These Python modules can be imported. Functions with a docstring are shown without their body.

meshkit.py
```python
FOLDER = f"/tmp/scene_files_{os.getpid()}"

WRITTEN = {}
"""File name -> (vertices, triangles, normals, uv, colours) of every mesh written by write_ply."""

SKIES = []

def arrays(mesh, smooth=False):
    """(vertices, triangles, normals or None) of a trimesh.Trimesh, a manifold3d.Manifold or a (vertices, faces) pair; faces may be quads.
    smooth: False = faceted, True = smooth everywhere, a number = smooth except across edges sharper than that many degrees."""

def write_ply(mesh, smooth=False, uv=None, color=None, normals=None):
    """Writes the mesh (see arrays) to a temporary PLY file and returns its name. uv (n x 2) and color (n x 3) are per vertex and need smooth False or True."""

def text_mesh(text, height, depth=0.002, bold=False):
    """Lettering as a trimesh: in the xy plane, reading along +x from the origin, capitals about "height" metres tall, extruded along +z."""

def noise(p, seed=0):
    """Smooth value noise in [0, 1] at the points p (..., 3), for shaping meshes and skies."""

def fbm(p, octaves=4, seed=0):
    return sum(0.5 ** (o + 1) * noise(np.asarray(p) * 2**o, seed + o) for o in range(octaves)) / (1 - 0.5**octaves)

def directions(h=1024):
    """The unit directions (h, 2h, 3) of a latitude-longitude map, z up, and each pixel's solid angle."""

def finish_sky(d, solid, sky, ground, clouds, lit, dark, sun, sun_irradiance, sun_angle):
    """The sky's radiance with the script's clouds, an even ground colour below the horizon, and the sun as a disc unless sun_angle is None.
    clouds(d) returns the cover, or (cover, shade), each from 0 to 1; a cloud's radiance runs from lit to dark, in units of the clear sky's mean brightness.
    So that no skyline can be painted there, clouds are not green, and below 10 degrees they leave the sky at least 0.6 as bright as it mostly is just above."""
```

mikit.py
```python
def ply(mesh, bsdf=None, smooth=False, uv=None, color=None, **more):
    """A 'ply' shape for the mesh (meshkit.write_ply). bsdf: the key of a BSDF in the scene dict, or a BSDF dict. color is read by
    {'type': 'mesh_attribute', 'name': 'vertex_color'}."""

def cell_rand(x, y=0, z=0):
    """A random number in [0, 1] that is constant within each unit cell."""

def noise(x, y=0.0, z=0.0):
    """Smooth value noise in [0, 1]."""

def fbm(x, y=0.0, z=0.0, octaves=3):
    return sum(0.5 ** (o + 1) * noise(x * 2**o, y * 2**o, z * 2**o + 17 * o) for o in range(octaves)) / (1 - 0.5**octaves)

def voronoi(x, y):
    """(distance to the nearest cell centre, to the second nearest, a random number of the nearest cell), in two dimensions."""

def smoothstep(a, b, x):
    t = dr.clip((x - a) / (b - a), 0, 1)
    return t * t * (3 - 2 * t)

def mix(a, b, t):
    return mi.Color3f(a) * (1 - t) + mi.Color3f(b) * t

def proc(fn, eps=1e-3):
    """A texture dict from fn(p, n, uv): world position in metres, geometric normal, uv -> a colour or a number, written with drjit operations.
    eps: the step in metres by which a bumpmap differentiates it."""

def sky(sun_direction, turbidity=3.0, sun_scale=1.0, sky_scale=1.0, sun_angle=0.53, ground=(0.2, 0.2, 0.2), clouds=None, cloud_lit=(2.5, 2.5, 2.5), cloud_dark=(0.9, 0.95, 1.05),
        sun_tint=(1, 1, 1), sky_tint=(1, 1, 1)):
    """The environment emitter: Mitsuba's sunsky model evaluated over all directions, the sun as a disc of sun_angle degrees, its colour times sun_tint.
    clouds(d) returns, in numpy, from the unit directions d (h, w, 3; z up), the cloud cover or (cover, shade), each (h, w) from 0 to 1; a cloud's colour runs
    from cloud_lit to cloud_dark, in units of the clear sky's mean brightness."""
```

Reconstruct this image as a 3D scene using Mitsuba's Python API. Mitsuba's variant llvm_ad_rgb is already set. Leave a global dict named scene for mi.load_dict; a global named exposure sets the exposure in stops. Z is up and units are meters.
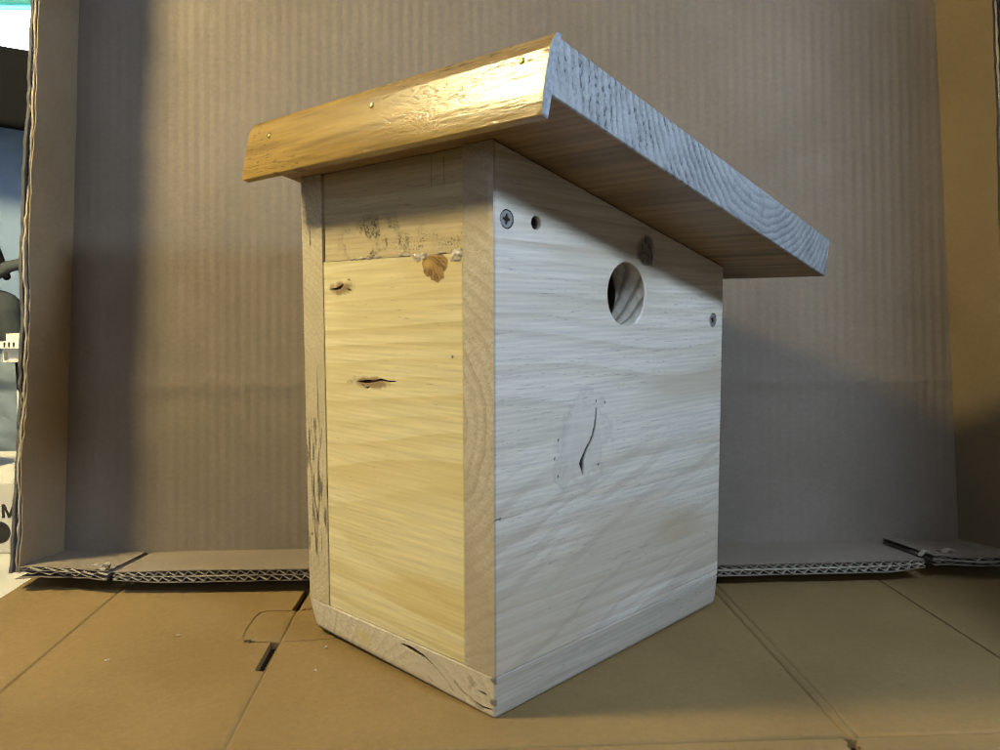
import math
import numpy as np, trimesh, manifold3d as m3
import drjit as dr
import mitsuba as mi
import mikit, meshkit
from mikit import proc, noise, fbm, smoothstep, mix
from shapely.geometry import Polygon, box as sbox, LineString

scene, labels = {'type': 'scene'}, {}
exposure = 0.0

# ------------------------------------------------------------------ camera
CAM = np.array([-0.01627, -0.34464, 0.18057])
FWD = np.array([0.05454, 0.99507, -0.08278])
UP = np.array([0.00669, 0.08254, 0.99657])
T = mi.ScalarTransform4f
scene['camera'] = {'type': 'perspective', 'fov': 62.99, 'fov_axis': 'x', 'near_clip': 0.01, 'far_clip': 50.0,
                   'to_world': T().look_at(origin=CAM.tolist(), target=(CAM + FWD).tolist(), up=UP.tolist())}

# ------------------------------------------------------------------ light
WARM_POS, WARM_R, WARM = (-0.56, 0.0, 0.61), 0.05, (290.0, 238.0, 120.0)
COOL_POS, COOL_R, COOL = (0.273, -0.251, 0.398), 0.026, (168.0, 220.0, 290.0)
FILL = (0.24, 0.29, 0.38)
FRONT_FILL_POS, FRONT_FILL_SIZE, FRONT_FILL = (-0.75, -1.9, 0.6), 0.5, (1.9, 2.15, 2.5)


def add(key, shape, label=None, category=None, group=None, kind=None):
    k, n = key, 0
    while k in scene:
        n += 1
        k = f'{key}_{n:03d}'
    scene[k] = shape
    info = {a: b for a, b in (('label', label), ('category', category), ('group', group), ('kind', kind)) if b}
    if info:
        labels[k] = info
    return k


def thing(key, label, category, group=None):
    labels[key] = {'label': label, 'category': category}
    if group:
        labels[key]['group'] = group
    return key


def tm(man):
    m = man.to_mesh()
    return trimesh.Trimesh(m.vert_properties[:, :3], m.tri_verts, process=False)


def man(mesh):
    return m3.Manifold(m3.Mesh(np.asarray(mesh.vertices, np.float32), np.asarray(mesh.faces, np.uint32)))


def cat(ms):
    return trimesh.util.concatenate(ms)


def hull(points):
    return m3.Manifold.hull_points(np.asarray(points, float))


def rbox(lo, hi, r, seg=12):
    """Box with rounded edges; r a number, or a list for the eight corners (x outer, y, z inner loop)."""
    lo, hi = np.asarray(lo, float), np.asarray(hi, float)
    rs = np.broadcast_to(r, 8)
    pts, i = [], 0
    for sx in (0, 1):
        for sy in (0, 1):
            for sz in (0, 1):
                rr = rs[i]
                i += 1
                c = np.array([(lo, hi)[s_][k] + (rr if s_ == 0 else -rr) for k, s_ in enumerate((sx, sy, sz))])
                pts.append(tm(m3.Manifold.sphere(rr, seg)).vertices + c)
    return hull(np.vstack(pts))


def emitter(rgb):
    return {'type': 'area', 'radiance': {'type': 'rgb', 'value': list(rgb)}}


# the warm desk lamp to the left, the cool lamp behind the camera on the right, two added fill panels
sph = trimesh.creation.icosphere(subdivisions=3, radius=WARM_R)
sph.apply_translation(WARM_POS)
add('desk_lamp', mikit.ply(sph, {'type': 'diffuse', 'reflectance': {'type': 'rgb', 'value': [0.6] * 3}}, smooth=True, emitter=emitter(WARM)),
    'warm glowing lamp globe to the left of the cardboard tray', 'lamp')
cool = thing('cool_lamp', 'small cool white lamp with an added beam blocking plate to the right of the camera', 'lamp')
sph = trimesh.creation.icosphere(subdivisions=3, radius=COOL_R)
sph.apply_translation(COOL_POS)
add(cool + '__bulb', mikit.ply(sph, {'type': 'diffuse', 'reflectance': {'type': 'rgb', 'value': [0.6] * 3}}, smooth=True, emitter=emitter(COOL)))
add(cool + '__beam_blocker', mikit.ply(tm(rbox((0.2800, -0.102, 0.15), (0.46, -0.098, 0.75), 0.001, 8)), {'type': 'diffuse', 'reflectance': {'type': 'rgb', 'value': [0.05] * 3}}))  # added flat plate out of view, cuts the cool beam on the right
wpos = np.array(FRONT_FILL_POS)
scene['front_fill'] = {'type': 'rectangle', 'to_world': T().look_at(origin=wpos.tolist(), target=[0, 0.1, 0.2], up=[0, 0, 1]).scale([FRONT_FILL_SIZE, FRONT_FILL_SIZE, 1]), 'bsdf': {'type': 'diffuse'},
                   'emitter': emitter(FRONT_FILL)}  # added unseen panel, ambient fill from behind the camera
labels['front_fill'] = {'label': 'added pale fill panel far behind the camera on the left', 'category': 'front_fill'}
scene['overhead_fill'] = {'type': 'rectangle', 'to_world': T().translate([0, -0.2, 2.0]).rotate([1, 0, 0], 180).scale([1.6, 1.6, 1]), 'bsdf': {'type': 'diffuse'},
                    'emitter': emitter(FILL)}  # added glowing panel, stands in for ambient room light
labels['overhead_fill'] = {'kind': 'structure', 'label': 'added glowing panel overhead giving dim ambient fill'}

# ------------------------------------------------------------------ the birdhouse frame: x along the face with the hole, y along the side, z up
TH = math.radians(42.81)
CT, ST = math.cos(TH), math.sin(TH)
D, W, H1, H2, TK, HB, RA, RO, RB, RT, RQ = 0.1453, 0.1932, 0.25, 0.2037, 0.0191, 0.0185, 0.0216, 0.0493, 0.0271, 0.0219, 0.0101
SL = (H1 - H2) / W
PH = math.atan(SL)
CP, SP = math.cos(PH), math.sin(PH)


def world(mesh):
    mesh = mesh.copy()
    v = np.asarray(mesh.vertices)
    mesh.vertices = np.stack([CT * v[:, 0] - ST * v[:, 1], ST * v[:, 0] + CT * v[:, 1], v[:, 2]], -1)
    return mesh


def roofpt(a, y, n):
    """a along the slope from x=0, n above the underside."""
    return np.array([a * CP + n * SP, y, H1 - a * SP + n * CP])


def loc(p):
    return CT * p.x + ST * p.y, -ST * p.x + CT * p.y, p.z


def rloc(p):
    x, y, z = loc(p)
    z = z - H1
    return x * CP - z * SP, y, x * SP + z * CP


# ------------------------------------------------------------------ materials
def rings(l, u, v, cu, cv, period, wob, seed):
    """0..1 inside each growth ring, for a log along l with its pith at (cu, cv)."""
    du = u - cu + wob * (noise(l * 7 + seed, v * 6, 3.0 + seed) - 0.5) * 2
    dv = v - cv + wob * (noise(l * 5 + seed, u * 9, 9.0 + seed) - 0.5) * 2
    r = dr.sqrt(du * du + dv * dv) / period + 0.7 * (fbm(u * 90, v * 90, l * 8 + seed) - 0.5)
    return r - dr.floor(r), r


def wood(frame, axis, pith, period, wob, light, dark, vein, amount=0.55, seed=0.0, extra=None, streak=0.25):
    def fn(p, n, uv):
        x, y, z = frame(p)
        l, u, v = (x, y, z) if axis == 'x' else (y, x, z)
        k, r = rings(l, u, v, pith[0], pith[1], period, wob, seed)
        late = smoothstep(0.25, 0.92, k) * (1 - smoothstep(0.93, 1.0, k))
        tone = noise(dr.floor(r) * 1.7 + seed, l * 3, 0.0)
        c = mix(light, dark, late * amount * (0.35 + 0.9 * tone))
        fine = fbm(l * 40 + seed, u * 900, v * 900, 3)
        c = c * (1 + streak * (fine - 0.5) * 1.6)
        big = fbm(l * 5 + seed, u * 22, v * 22 + 5, 3)
        c = mix(c, mi.Color3f(vein), 0.65 * smoothstep(0.46, 0.70, big))
        pore = smoothstep(0.80, 0.90, noise(l * 190 + seed, u * 1500, v * 1500))
        c = c * (1 - 0.24 * pore * smoothstep(0.35, 0.65, noise(l * 20, u * 60, v * 60 + seed)))
        if extra is not None:
            c = extra(c, x, y, z)
        return dr.clip(c, 0.004, 0.95)
    return fn


def blob(a, b, ca, cb, ra, rb, soft=0.5, wobble=0.5, freq=160.0):
    d = dr.sqrt(((a - ca) / ra) ** 2 + ((b - cb) / rb) ** 2) + wobble * (fbm(a * freq, b * freq, 4.0) - 0.5) * 2
    return 1 - smoothstep(1 - soft, 1 + soft, d)


def seg(a, b, p, q, w):
    px, py, qx, qy = p[0], p[1], q[0], q[1]
    dx, dy = qx - px, qy - py
    t = dr.clip(((a - px) * dx + (b - py) * dy) / (dx * dx + dy * dy), 0, 1)
    d = dr.sqrt((a - px - t * dx) ** 2 + (b - py - t * dy) ** 2)
    return 1 - smoothstep(w * 0.5, w, d)


def bumped(inner, fn, eps, scale=1.0):
    return {'type': 'bumpmap', 'arbitrary': proc(fn, eps), 'scale': scale, 'bsdf': inner}


def principled(fn, rough, **k):
    d = {'type': 'principled', 'base_color': proc(fn) if callable(fn) else {'type': 'rgb', 'value': list(fn)}, 'roughness': rough}
    d.update(k)
    return d


def two(d):
    return {'type': 'twosided', 'bsdf': d}


def woodgrain(axis, frame, h):
    def fn(p, n, uv):
        x, y, z = frame(p)
        l, u, v = (x, y, z) if axis == 'x' else (y, x, z)
        return h * (fbm(l * 60, u * 1000, v * 1000, 2) + 0.6 * fbm(l * 30, u * 160, v * 160, 2))
    return fn


# face with the hole: bleached pine, a filled patch round the crack, a dark knot by the hole, one pencil tick
def front_extra(c, x, z_y, z):
    y = z_y
    c = c * (1 - 0.34 * (1 - smoothstep(0.0006, 0.0016, x)))
    face = 1 - smoothstep(0.002, 0.004, y)
    patch = blob(x, z, 0.0615, 0.1165, 0.0195, 0.0200, 0.16, 0.55, 170.0) * face
    c = mix(c, mi.Color3f(0.55, 0.50, 0.44) * (0.9 + 0.2 * fbm(x * 300, z * 120, 2.0)), 0.62 * patch)
    edge = patch * (1 - patch) * 4
    c = c * (1 - 0.10 * edge)
    for cx, cz in ((0.0428, 0.1188), (0.0401, 0.1106), (0.0425, 0.1019), (0.0734, 0.1031), (0.0713, 0.1349), (0.0783, 0.1337)):
        c = c * (1 - 0.75 * face * blob(x, z, cx, cz, 0.0006, 0.0008, 0.5, 0.6, 900.0))
    k = blob(x, z, 0.1125, 0.2085, 0.0080, 0.0078, 0.20, 0.25, 120.0) * smoothstep(0.2016, 0.2023, z)
    rr = dr.sqrt((x - 0.1095) ** 2 + ((z - 0.2040) * 0.9) ** 2) * 190 + 1.6 * fbm(x * 160, z * 160, 1.0)
    kn = mix((0.155, 0.13, 0.105), (0.095, 0.078, 0.062), smoothstep(0.3, 0.8, rr - dr.floor(rr)))
    c = mix(c, kn, 0.9 * k)
    halo = blob(x, z, 0.108, 0.205, 0.018, 0.013, 0.7, 0.3, 90.0)
    c = mix(c, mi.Color3f(0.30, 0.24, 0.17), 0.35 * halo * (1 - k))
    c = mix(c, mi.Color3f(0.43, 0.33, 0.20), 0.5 * face * blob(x, z, 0.147, 0.058, 0.022, 0.009, 0.8, 0.4, 60.0))
    # sloping flame figure in the lower half
    q = z - 0.30 * x - 0.012 * fbm(x * 22, z * 26, 8.0)
    fl = fbm(q * 210, x * 9, 1.0, 2)
    band = smoothstep(0.52, 0.70, fl) * (1 - smoothstep(0.085, 0.125, z))
    c = mix(c, mi.Color3f(0.40, 0.335, 0.25), 0.42 * band * face)
    pale = smoothstep(0.55, 0.8, fbm(x * 14, z * 18, 6.0)) * face
    c = mix(c, mi.Color3f(0.55, 0.525, 0.48), 0.35 * pale)
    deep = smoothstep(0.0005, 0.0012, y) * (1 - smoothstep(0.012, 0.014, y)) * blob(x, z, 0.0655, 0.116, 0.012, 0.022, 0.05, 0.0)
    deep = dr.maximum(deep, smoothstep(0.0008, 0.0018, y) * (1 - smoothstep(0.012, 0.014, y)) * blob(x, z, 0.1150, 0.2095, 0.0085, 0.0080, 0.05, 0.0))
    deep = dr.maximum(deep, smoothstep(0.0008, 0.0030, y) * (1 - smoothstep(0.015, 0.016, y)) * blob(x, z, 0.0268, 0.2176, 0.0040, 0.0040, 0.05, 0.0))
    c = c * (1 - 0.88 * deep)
    hr = dr.sqrt((x - 0.0965) ** 2 + (z - 0.1870) ** 2)
    inside = (1 - smoothstep(0.0161, 0.0164, hr)) * smoothstep(0.0010, 0.0014, y)
    rr2 = dr.sqrt((y + 0.010) ** 2 + ((z - 0.166) * 0.75) ** 2) / 0.0068 + 0.5 * fbm(y * 120, z * 90, x * 40)
    kk = rr2 - dr.floor(rr2)
    line = smoothstep(0.45, 0.80, kk) * (1 - smoothstep(0.86, 1.0, kk))
    c = mix(c, mi.Color3f(0.17, 0.14, 0.11), 0.75 * line * inside)
    tick = dr.maximum(seg(x, z, (0.0005, 0.0890), (0.0042, 0.0892), 0.0004), seg(x, z, (0.0030, 0.0892), (0.0037, 0.0884), 0.0004))
    return c * (1 - 0.7 * tick * face)


PALE, TAN, VEIN = (0.62, 0.57, 0.485), (0.41, 0.33, 0.22), (0.47, 0.395, 0.285)
scene['front_wood'] = two(bumped(principled(wood(loc, 'x', (0.055, 0.13), 0.0062, 0.006, PALE, TAN, VEIN, 0.55, 1.0, front_extra, 0.28), 0.55, specular=0.35), woodgrain('x', loc, 0.00016), 2e-4))


def base_extra(c, x, y, z):
    end = 1 - smoothstep(0.0005, 0.002, x)
    st = blob(y, z, 0.096, 0.010, 0.006, 0.003, 0.7, 0.4, 200.0)
    c = mix(c, mi.Color3f(0.42, 0.34, 0.14), 0.6 * st * end)
    dirt = smoothstep(0.55, 0.75, fbm(y * 260, z * 420, 3.0)) * end * smoothstep(0.03, 0.0, y)
    c = c * (1 - 0.6 * dirt)
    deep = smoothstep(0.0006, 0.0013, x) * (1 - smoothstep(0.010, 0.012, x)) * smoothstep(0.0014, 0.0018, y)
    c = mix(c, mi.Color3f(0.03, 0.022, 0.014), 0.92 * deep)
    white = smoothstep(0.62, 0.7, fbm(y * 400, z * 500, 7.0)) * end * smoothstep(0.06, 0.11, y)
    return mix(c, mi.Color3f(0.52, 0.50, 0.46), 0.45 * white)


scene['base_wood'] = two(bumped(principled(wood(loc, 'x', (0.045, -0.018), 0.0058, 0.002, (0.45, 0.405, 0.325), (0.28, 0.225, 0.155), (0.42, 0.375, 0.30), 0.38, 4.0, base_extra, 0.25), 0.5, specular=0.4), woodgrain('x', loc, 0.00016), 2e-4))


def back_extra(c, x, y, z):
    d = smoothstep(0.56, 0.72, fbm(y * 500, z * 60, 5.0)) * smoothstep(0.035, 0.05, z) * (1 - smoothstep(0.11, 0.15, z))
    c = c * (1 - 0.7 * d)
    deep = smoothstep(0.0005, 0.0012, x) * (1 - smoothstep(0.006, 0.008, x)) * smoothstep(D - TK + 0.001, D - TK + 0.0014, y) * (1 - smoothstep(D - 0.0012, D - 0.0008, y))
    c = c * (1 - 0.8 * deep)
    g = smoothstep(0.6, 0.8, fbm(y * 300, z * 40, 1.0))
    return mix(c, mi.Color3f(0.40, 0.34, 0.20), 0.35 * g)


scene['back_wood'] = two(bumped(principled(wood(loc, 'x', (0.20, 0.11), 0.0035, 0.004, (0.43, 0.375, 0.27), (0.29, 0.23, 0.135), (0.38, 0.325, 0.225), 0.28, 9.0, back_extra, 0.25), 0.55, specular=0.35), woodgrain('x', loc, 0.00018), 2e-4))


def lower_extra(c, x, y, z):
    c = mix(c, mi.Color3f(0.50, 0.40, 0.165), 0.6 * smoothstep(0.5, 0.72, fbm(y * 10, z * 70, 3.0)) * (1 - smoothstep(0.05, 0.13, z)))
    k = dr.maximum(blob(y, z, 0.0385, 0.2010, 0.0088, 0.0050, 0.06, 0.30, 190.0), dr.maximum(blob(y, z, 0.0362, 0.1955, 0.0056, 0.0038, 0.08, 0.35, 210.0), blob(y, z, 0.0405, 0.1975, 0.0060, 0.0034, 0.08, 0.35, 150.0)))
    rr = dr.sqrt((y - 0.041) ** 2 + (z - 0.203) ** 2) * 620
    ray = noise(dr.atan((y - 0.041) / (dr.abs(z - 0.2045) + 1e-4)) * 11, rr * 0.5)
    kn = mix((0.25, 0.145, 0.045), (0.135, 0.068, 0.018), smoothstep(0.3, 0.8, ray))
    kn = mix(kn, mi.Color3f(0.40, 0.26, 0.07), 0.8 * blob(y, z, 0.0425, 0.2005, 0.0036, 0.0024, 0.7, 0.3, 200.0))
    c = mix(c, kn, 0.95 * k)
    c = mix(c, mi.Color3f(0.12, 0.06, 0.02), 0.6 * 4 * k * (1 - k))
    halo = blob(y, z, 0.040, 0.197, 0.022, 0.013, 0.6, 0.3, 90.0)
    c = mix(c, mi.Color3f(0.52, 0.37, 0.15), 0.35 * halo * (1 - k))
    for cy, cz, ry, rz in ((0.087, 0.1432, 0.014, 0.0026), (0.110, 0.1905, 0.009, 0.0030)):
        c = mix(c, mi.Color3f(0.14, 0.07, 0.03), 0.75 * blob(y, z, cy, cz, ry, rz, 0.35, 0.5, 260.0))
    deep = smoothstep(0.0013, 0.0020, x) * (1 - smoothstep(0.007, 0.009, x)) * (1 - smoothstep(0.1965, 0.1975, z))
    c = mix(c, mi.Color3f(0.05, 0.022, 0.012), 0.85 * deep)
    return c * (1 - 0.8 * blob(y, z, 0.0262, 0.1585, 0.0007, 0.0007, 0.5, 0.3, 500.0))


scene['panel_wood'] = two(bumped(principled(wood(loc, 'y', (0.065, 0.07), 0.0066, 0.007, (0.575, 0.515, 0.325), (0.45, 0.37, 0.175), (0.505, 0.425, 0.215), 0.6, 13.0, lower_extra, 0.30), 0.45, specular=0.45), woodgrain('y', loc, 0.00014), 2e-4))


def upper_extra(c, x, y, z):
    m = smoothstep(0.47, 0.60, fbm(y * 130, z * 90, 2.0, 4)) * blob(y, z, 0.078, 0.2130, 0.030, 0.011, 0.5, 0.4, 80.0)
    sp = smoothstep(0.42, 0.66, fbm(y * 1400, z * 1400, 2.0))
    c = c * (1 - 0.75 * m * (0.35 + 0.65 * sp))
    m2 = smoothstep(0.54, 0.68, fbm(y * 1500, z * 1900, 6.0)) * smoothstep(0.4, 0.6, fbm(y * 160, z * 220, 1.0)) * blob(y, z, 0.040, 0.2105, 0.035, 0.007, 0.5, 0.4, 100.0)
    c = c * (1 - 0.55 * m2)
    for py in (0.0320, 0.0405):
        c = c * (1 - 0.28 * seg(y, z, (py, 0.2350), (py, 0.2475), 0.0005))
    return c


scene['upper_wood'] = two(bumped(principled(wood(loc, 'y', (0.05, 0.28), 0.006, 0.006, (0.42, 0.35, 0.22), (0.30, 0.23, 0.125), (0.375, 0.30, 0.185), 0.55, 17.0, upper_extra, 0.25), 0.5, specular=0.4), woodgrain('y', loc, 0.00018), 2e-4))


def roof_fn(p, n, uv):
    a, y, v = rloc(p)
    k, r = rings(y, a, v, 0.128, 0.066, 0.0042, 0.0045, 21.0)
    r = r + 0.9 * (fbm(a * 45, v * 60, 2.0) - 0.5)
    k = r - dr.floor(r)
    late = smoothstep(0.2, 0.9, k) * (1 - smoothstep(0.92, 1.0, k))
    side = mix((0.215, 0.138, 0.058), (0.165, 0.100, 0.039), late * 0.5)
    side = side * (0.75 + 0.5 * fbm(y * 30, a * 500, v * 500))
    side = mix(side, mi.Color3f(0.10, 0.060, 0.026), 0.5 * smoothstep(0.52, 0.72, fbm(y * 8, a * 90, v * 40 + 3.0)))
    dash = smoothstep(0.50, 0.74, noise(a * 1300 + 300 * v, v * 700, 2.0)) * smoothstep(0.35, 0.7, k) * smoothstep(0.36, 0.58, noise(a * 110, v * 150, 7.0)) * (0.25 + 0.75 * smoothstep(0.02, -0.03, a - 0.085))
    end = mix((0.262, 0.265, 0.262), (0.150, 0.155, 0.158), late * (0.25 + 0.8 * noise(a * 70, v * 90, 4.0)))
    end = end * (0.78 + 0.44 * fbm(a * 120, v * 160, 8.0))
    end = end * (0.8 + 0.4 * fbm(a * 900, v * 900, 1.0))
    end = end * (1 - 0.55 * dash)
    x, yy, z = loc(p)
    is_end = 1 - smoothstep(-RO + 0.0005, -RO + 0.0016, y)
    return mix(side, end, is_end)


def roof_bump(p, n, uv):
    a, y, v = rloc(p)
    k, r = rings(y, a, v, 0.128, 0.066, 0.0042, 0.0045, 21.0)
    r = r + 0.9 * (fbm(a * 45, v * 60, 2.0) - 0.5)
    k = r - dr.floor(r)
    return 0.00007 * smoothstep(0.3, 0.9, k) * noise(a * 90, v * 100, 2.0) + 0.00016 * fbm(a * 1100, v * 1100, y * 60)


scene['roof_wood'] = two(bumped(principled(roof_fn, 0.42, specular=0.5), roof_bump, 2e-4))


def fascia_fn(p, n, uv):
    a, y, v = rloc(p)
    g = fbm(y * 14, v * 190, 3.0)
    c = mix((0.26, 0.165, 0.034), (0.17, 0.098, 0.016), smoothstep(0.3, 0.75, g))
    c = c * (0.8 + 0.4 * fbm(y * 60, v * 1100, 1.0))
    d = smoothstep(0.72, 0.86, noise(y * 240, v * 1700, 5.0)) * smoothstep(0.45, 0.6, noise(y * 18, v * 60, 2.0))
    c = c * (1 - 0.40 * d)
    end = 1 - smoothstep(-0.0511, -0.0506, y)
    c = mix(c, mi.Color3f(0.24, 0.255, 0.27) * (0.8 + 0.4 * noise(v * 900, a * 900)), end)
    return c * (1 - 0.85 * seg(y, v, (-0.0290, 0.0095), (-0.0292, 0.0145), 0.0006))


def fascia_bump(p, n, uv):
    a, y, v = rloc(p)
    pit = smoothstep(0.66, 0.80, noise(y * 420, v * 900, 2.0)) * smoothstep(0.45, 0.62, noise(y * 30, v * 110, 9.0))
    return 0.00009 * fbm(y * 110, v * 900, 1.0) + 0.00016 * fbm(y * 30, v * 130, 6.0) - 0.00010 * pit


scene['fascia_wood'] = two(bumped(principled(fascia_fn, 0.30, specular=0.55, clearcoat=0.4, clearcoat_gloss=0.0), fascia_bump, 2e-4))
scene['groove_shade'] = two({'type': 'diffuse', 'reflectance': {'type': 'rgb', 'value': [0.035, 0.025, 0.018]}})  # near-black colour standing in for shadow in cuts and gaps
scene['screw_metal'] = two(principled((0.42, 0.41, 0.40), 0.45, metallic=0.7))
scene['brass'] = two({'type': 'roughconductor', 'material': 'Au', 'alpha': 0.25, 'specular_reflectance': {'type': 'rgb', 'value': [0.65, 0.62, 0.5]}})
scene['resin'] = {'type': 'principled', 'base_color': {'type': 'rgb', 'value': [0.40, 0.36, 0.29]}, 'roughness': 0.12, 'specular': 1.0, 'clearcoat': 1.0, 'clearcoat_gloss': 0.8}


def kraft(light, dark, fibre=0.14, frame=None, stripes=0.0):
    def fn(p, n, uv):
        s = fbm(p.x * 420, p.y * 420, p.z * 420, 3)
        b = fbm(p.x * 14, p.y * 14 + 3, p.z * 14, 3)
        c = mix(light, dark, smoothstep(0.25, 0.8, b)) * (1 + fibre * (s - 0.5))
        f = fbm(p.x * 1100, p.y * 700, p.z * 700, 2)
        return dr.clip(c * (0.94 + 0.12 * f), 0.01, 0.9)
    return fn


def paperbump(p, n, uv):
    return 0.000035 * fbm(p.x * 420, p.y * 420, p.z * 420, 2) + 0.00016 * fbm(p.x * 34, p.y * 34, p.z * 34, 2)


def paper(fn):
    return two(bumped(principled(fn, 0.68, specular=0.3), paperbump, 4e-4))


scene['sheet_kraft'] = paper(kraft((0.202, 0.134, 0.054), (0.174, 0.114, 0.044)))
scene['tray_kraft'] = paper(kraft((0.198, 0.163, 0.126), (0.170, 0.139, 0.105)))
scene['lit_side_kraft'] = paper(kraft((0.31, 0.245, 0.160), (0.27, 0.210, 0.133)))  # same tray kraft, lightened to put light on the left wall
scene['dim_orange_kraft'] = paper(kraft((0.165, 0.122, 0.070), (0.14, 0.102, 0.056)))  # same kraft, more orange, darkened to put shading on the right wall
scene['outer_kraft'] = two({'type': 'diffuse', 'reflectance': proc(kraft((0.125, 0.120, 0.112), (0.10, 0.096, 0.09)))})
scene['edge_kraft'] = two({'type': 'diffuse', 'reflectance': proc(kraft((0.42, 0.37, 0.29), (0.30, 0.26, 0.20), 0.3))})

# ------------------------------------------------------------------ table and what stands behind the tray
tb = rbox((-1.1, -0.0235, -0.035), (1.1, 0.36, -0.0045), 0.002)
scene['table_white'] = two(principled(lambda p, n, uv: mi.Color3f(0.48, 0.47, 0.44) * (0.95 + 0.1 * fbm(p.x * 60, p.y * 60)), 0.4, specular=0.4))
add('table', mikit.ply(tm(tb), 'table_white', smooth=30), kind='structure', label='white table top under the cardboard')

# ------------------------------------------------------------------ flattened cardboard sheet: panels between creases
SHX = [-0.302, -0.2320, -0.1122, 0.1478, 0.2625, 0.405]
FOLD = -0.0222
sheet = thing('cardboard_sheet', 'flattened brown cardboard sheet with creases and slots lying under the birdhouse', 'cardboard')


def panel(x0, x1, y0, y1, c=0.0012, z0=-0.0040, z1=0.0, cr=None):
    """A sheet panel whose top edges dip into the creases."""
    cl, crr = c, (c if cr is None else cr)
    pts = [(x0, y0, z0), (x1, y0, z0), (x1, y1, z0), (x0, y1, z0)]
    for dz, k in ((-0.0011, 0.0), (-0.00055, 0.22), (-0.00015, 0.55), (0, 1.0)):
        pts += [(x0 + cl * k, y0 + c * k, z1 + dz), (x1 - crr * k, y0 + c * k, z1 + dz), (x1 - crr * k, y1 - c * k, z1 + dz), (x0 + cl * k, y1 - c * k, z1 + dz)]
    return hull(pts)


def slot(p, q, w, seed, scal=0.0006, per=0.0034):
    """A cut through the board along p-q with fluted edges."""
    p, q = np.array(p), np.array(q)
    d = q - p
    L = np.linalg.norm(d)
    d /= L
    nn = np.array([-d[1], d[0]])
    t = np.linspace(0, L, max(8, int(L / per * 8)))
    w1 = w / 2 + scal * np.sin(t / per * 2 * np.pi + seed)
    w2 = w / 2 + scal * np.sin(t / per * 2 * np.pi + seed + 1.1)
    w1, w2 = np.maximum(w1, 0.0002), np.maximum(w2, 0.0002)
    poly = Polygon(np.vstack([p + d * t[:, None] + nn * w1[:, None], (p + d * t[:, None] - nn * w2[:, None])[::-1]])).buffer(0)
    m = trimesh.creation.extrude_polygon(poly, 0.02, engine='earcut')
    m.apply_translation([0, 0, -0.012])
    return man(m)


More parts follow.
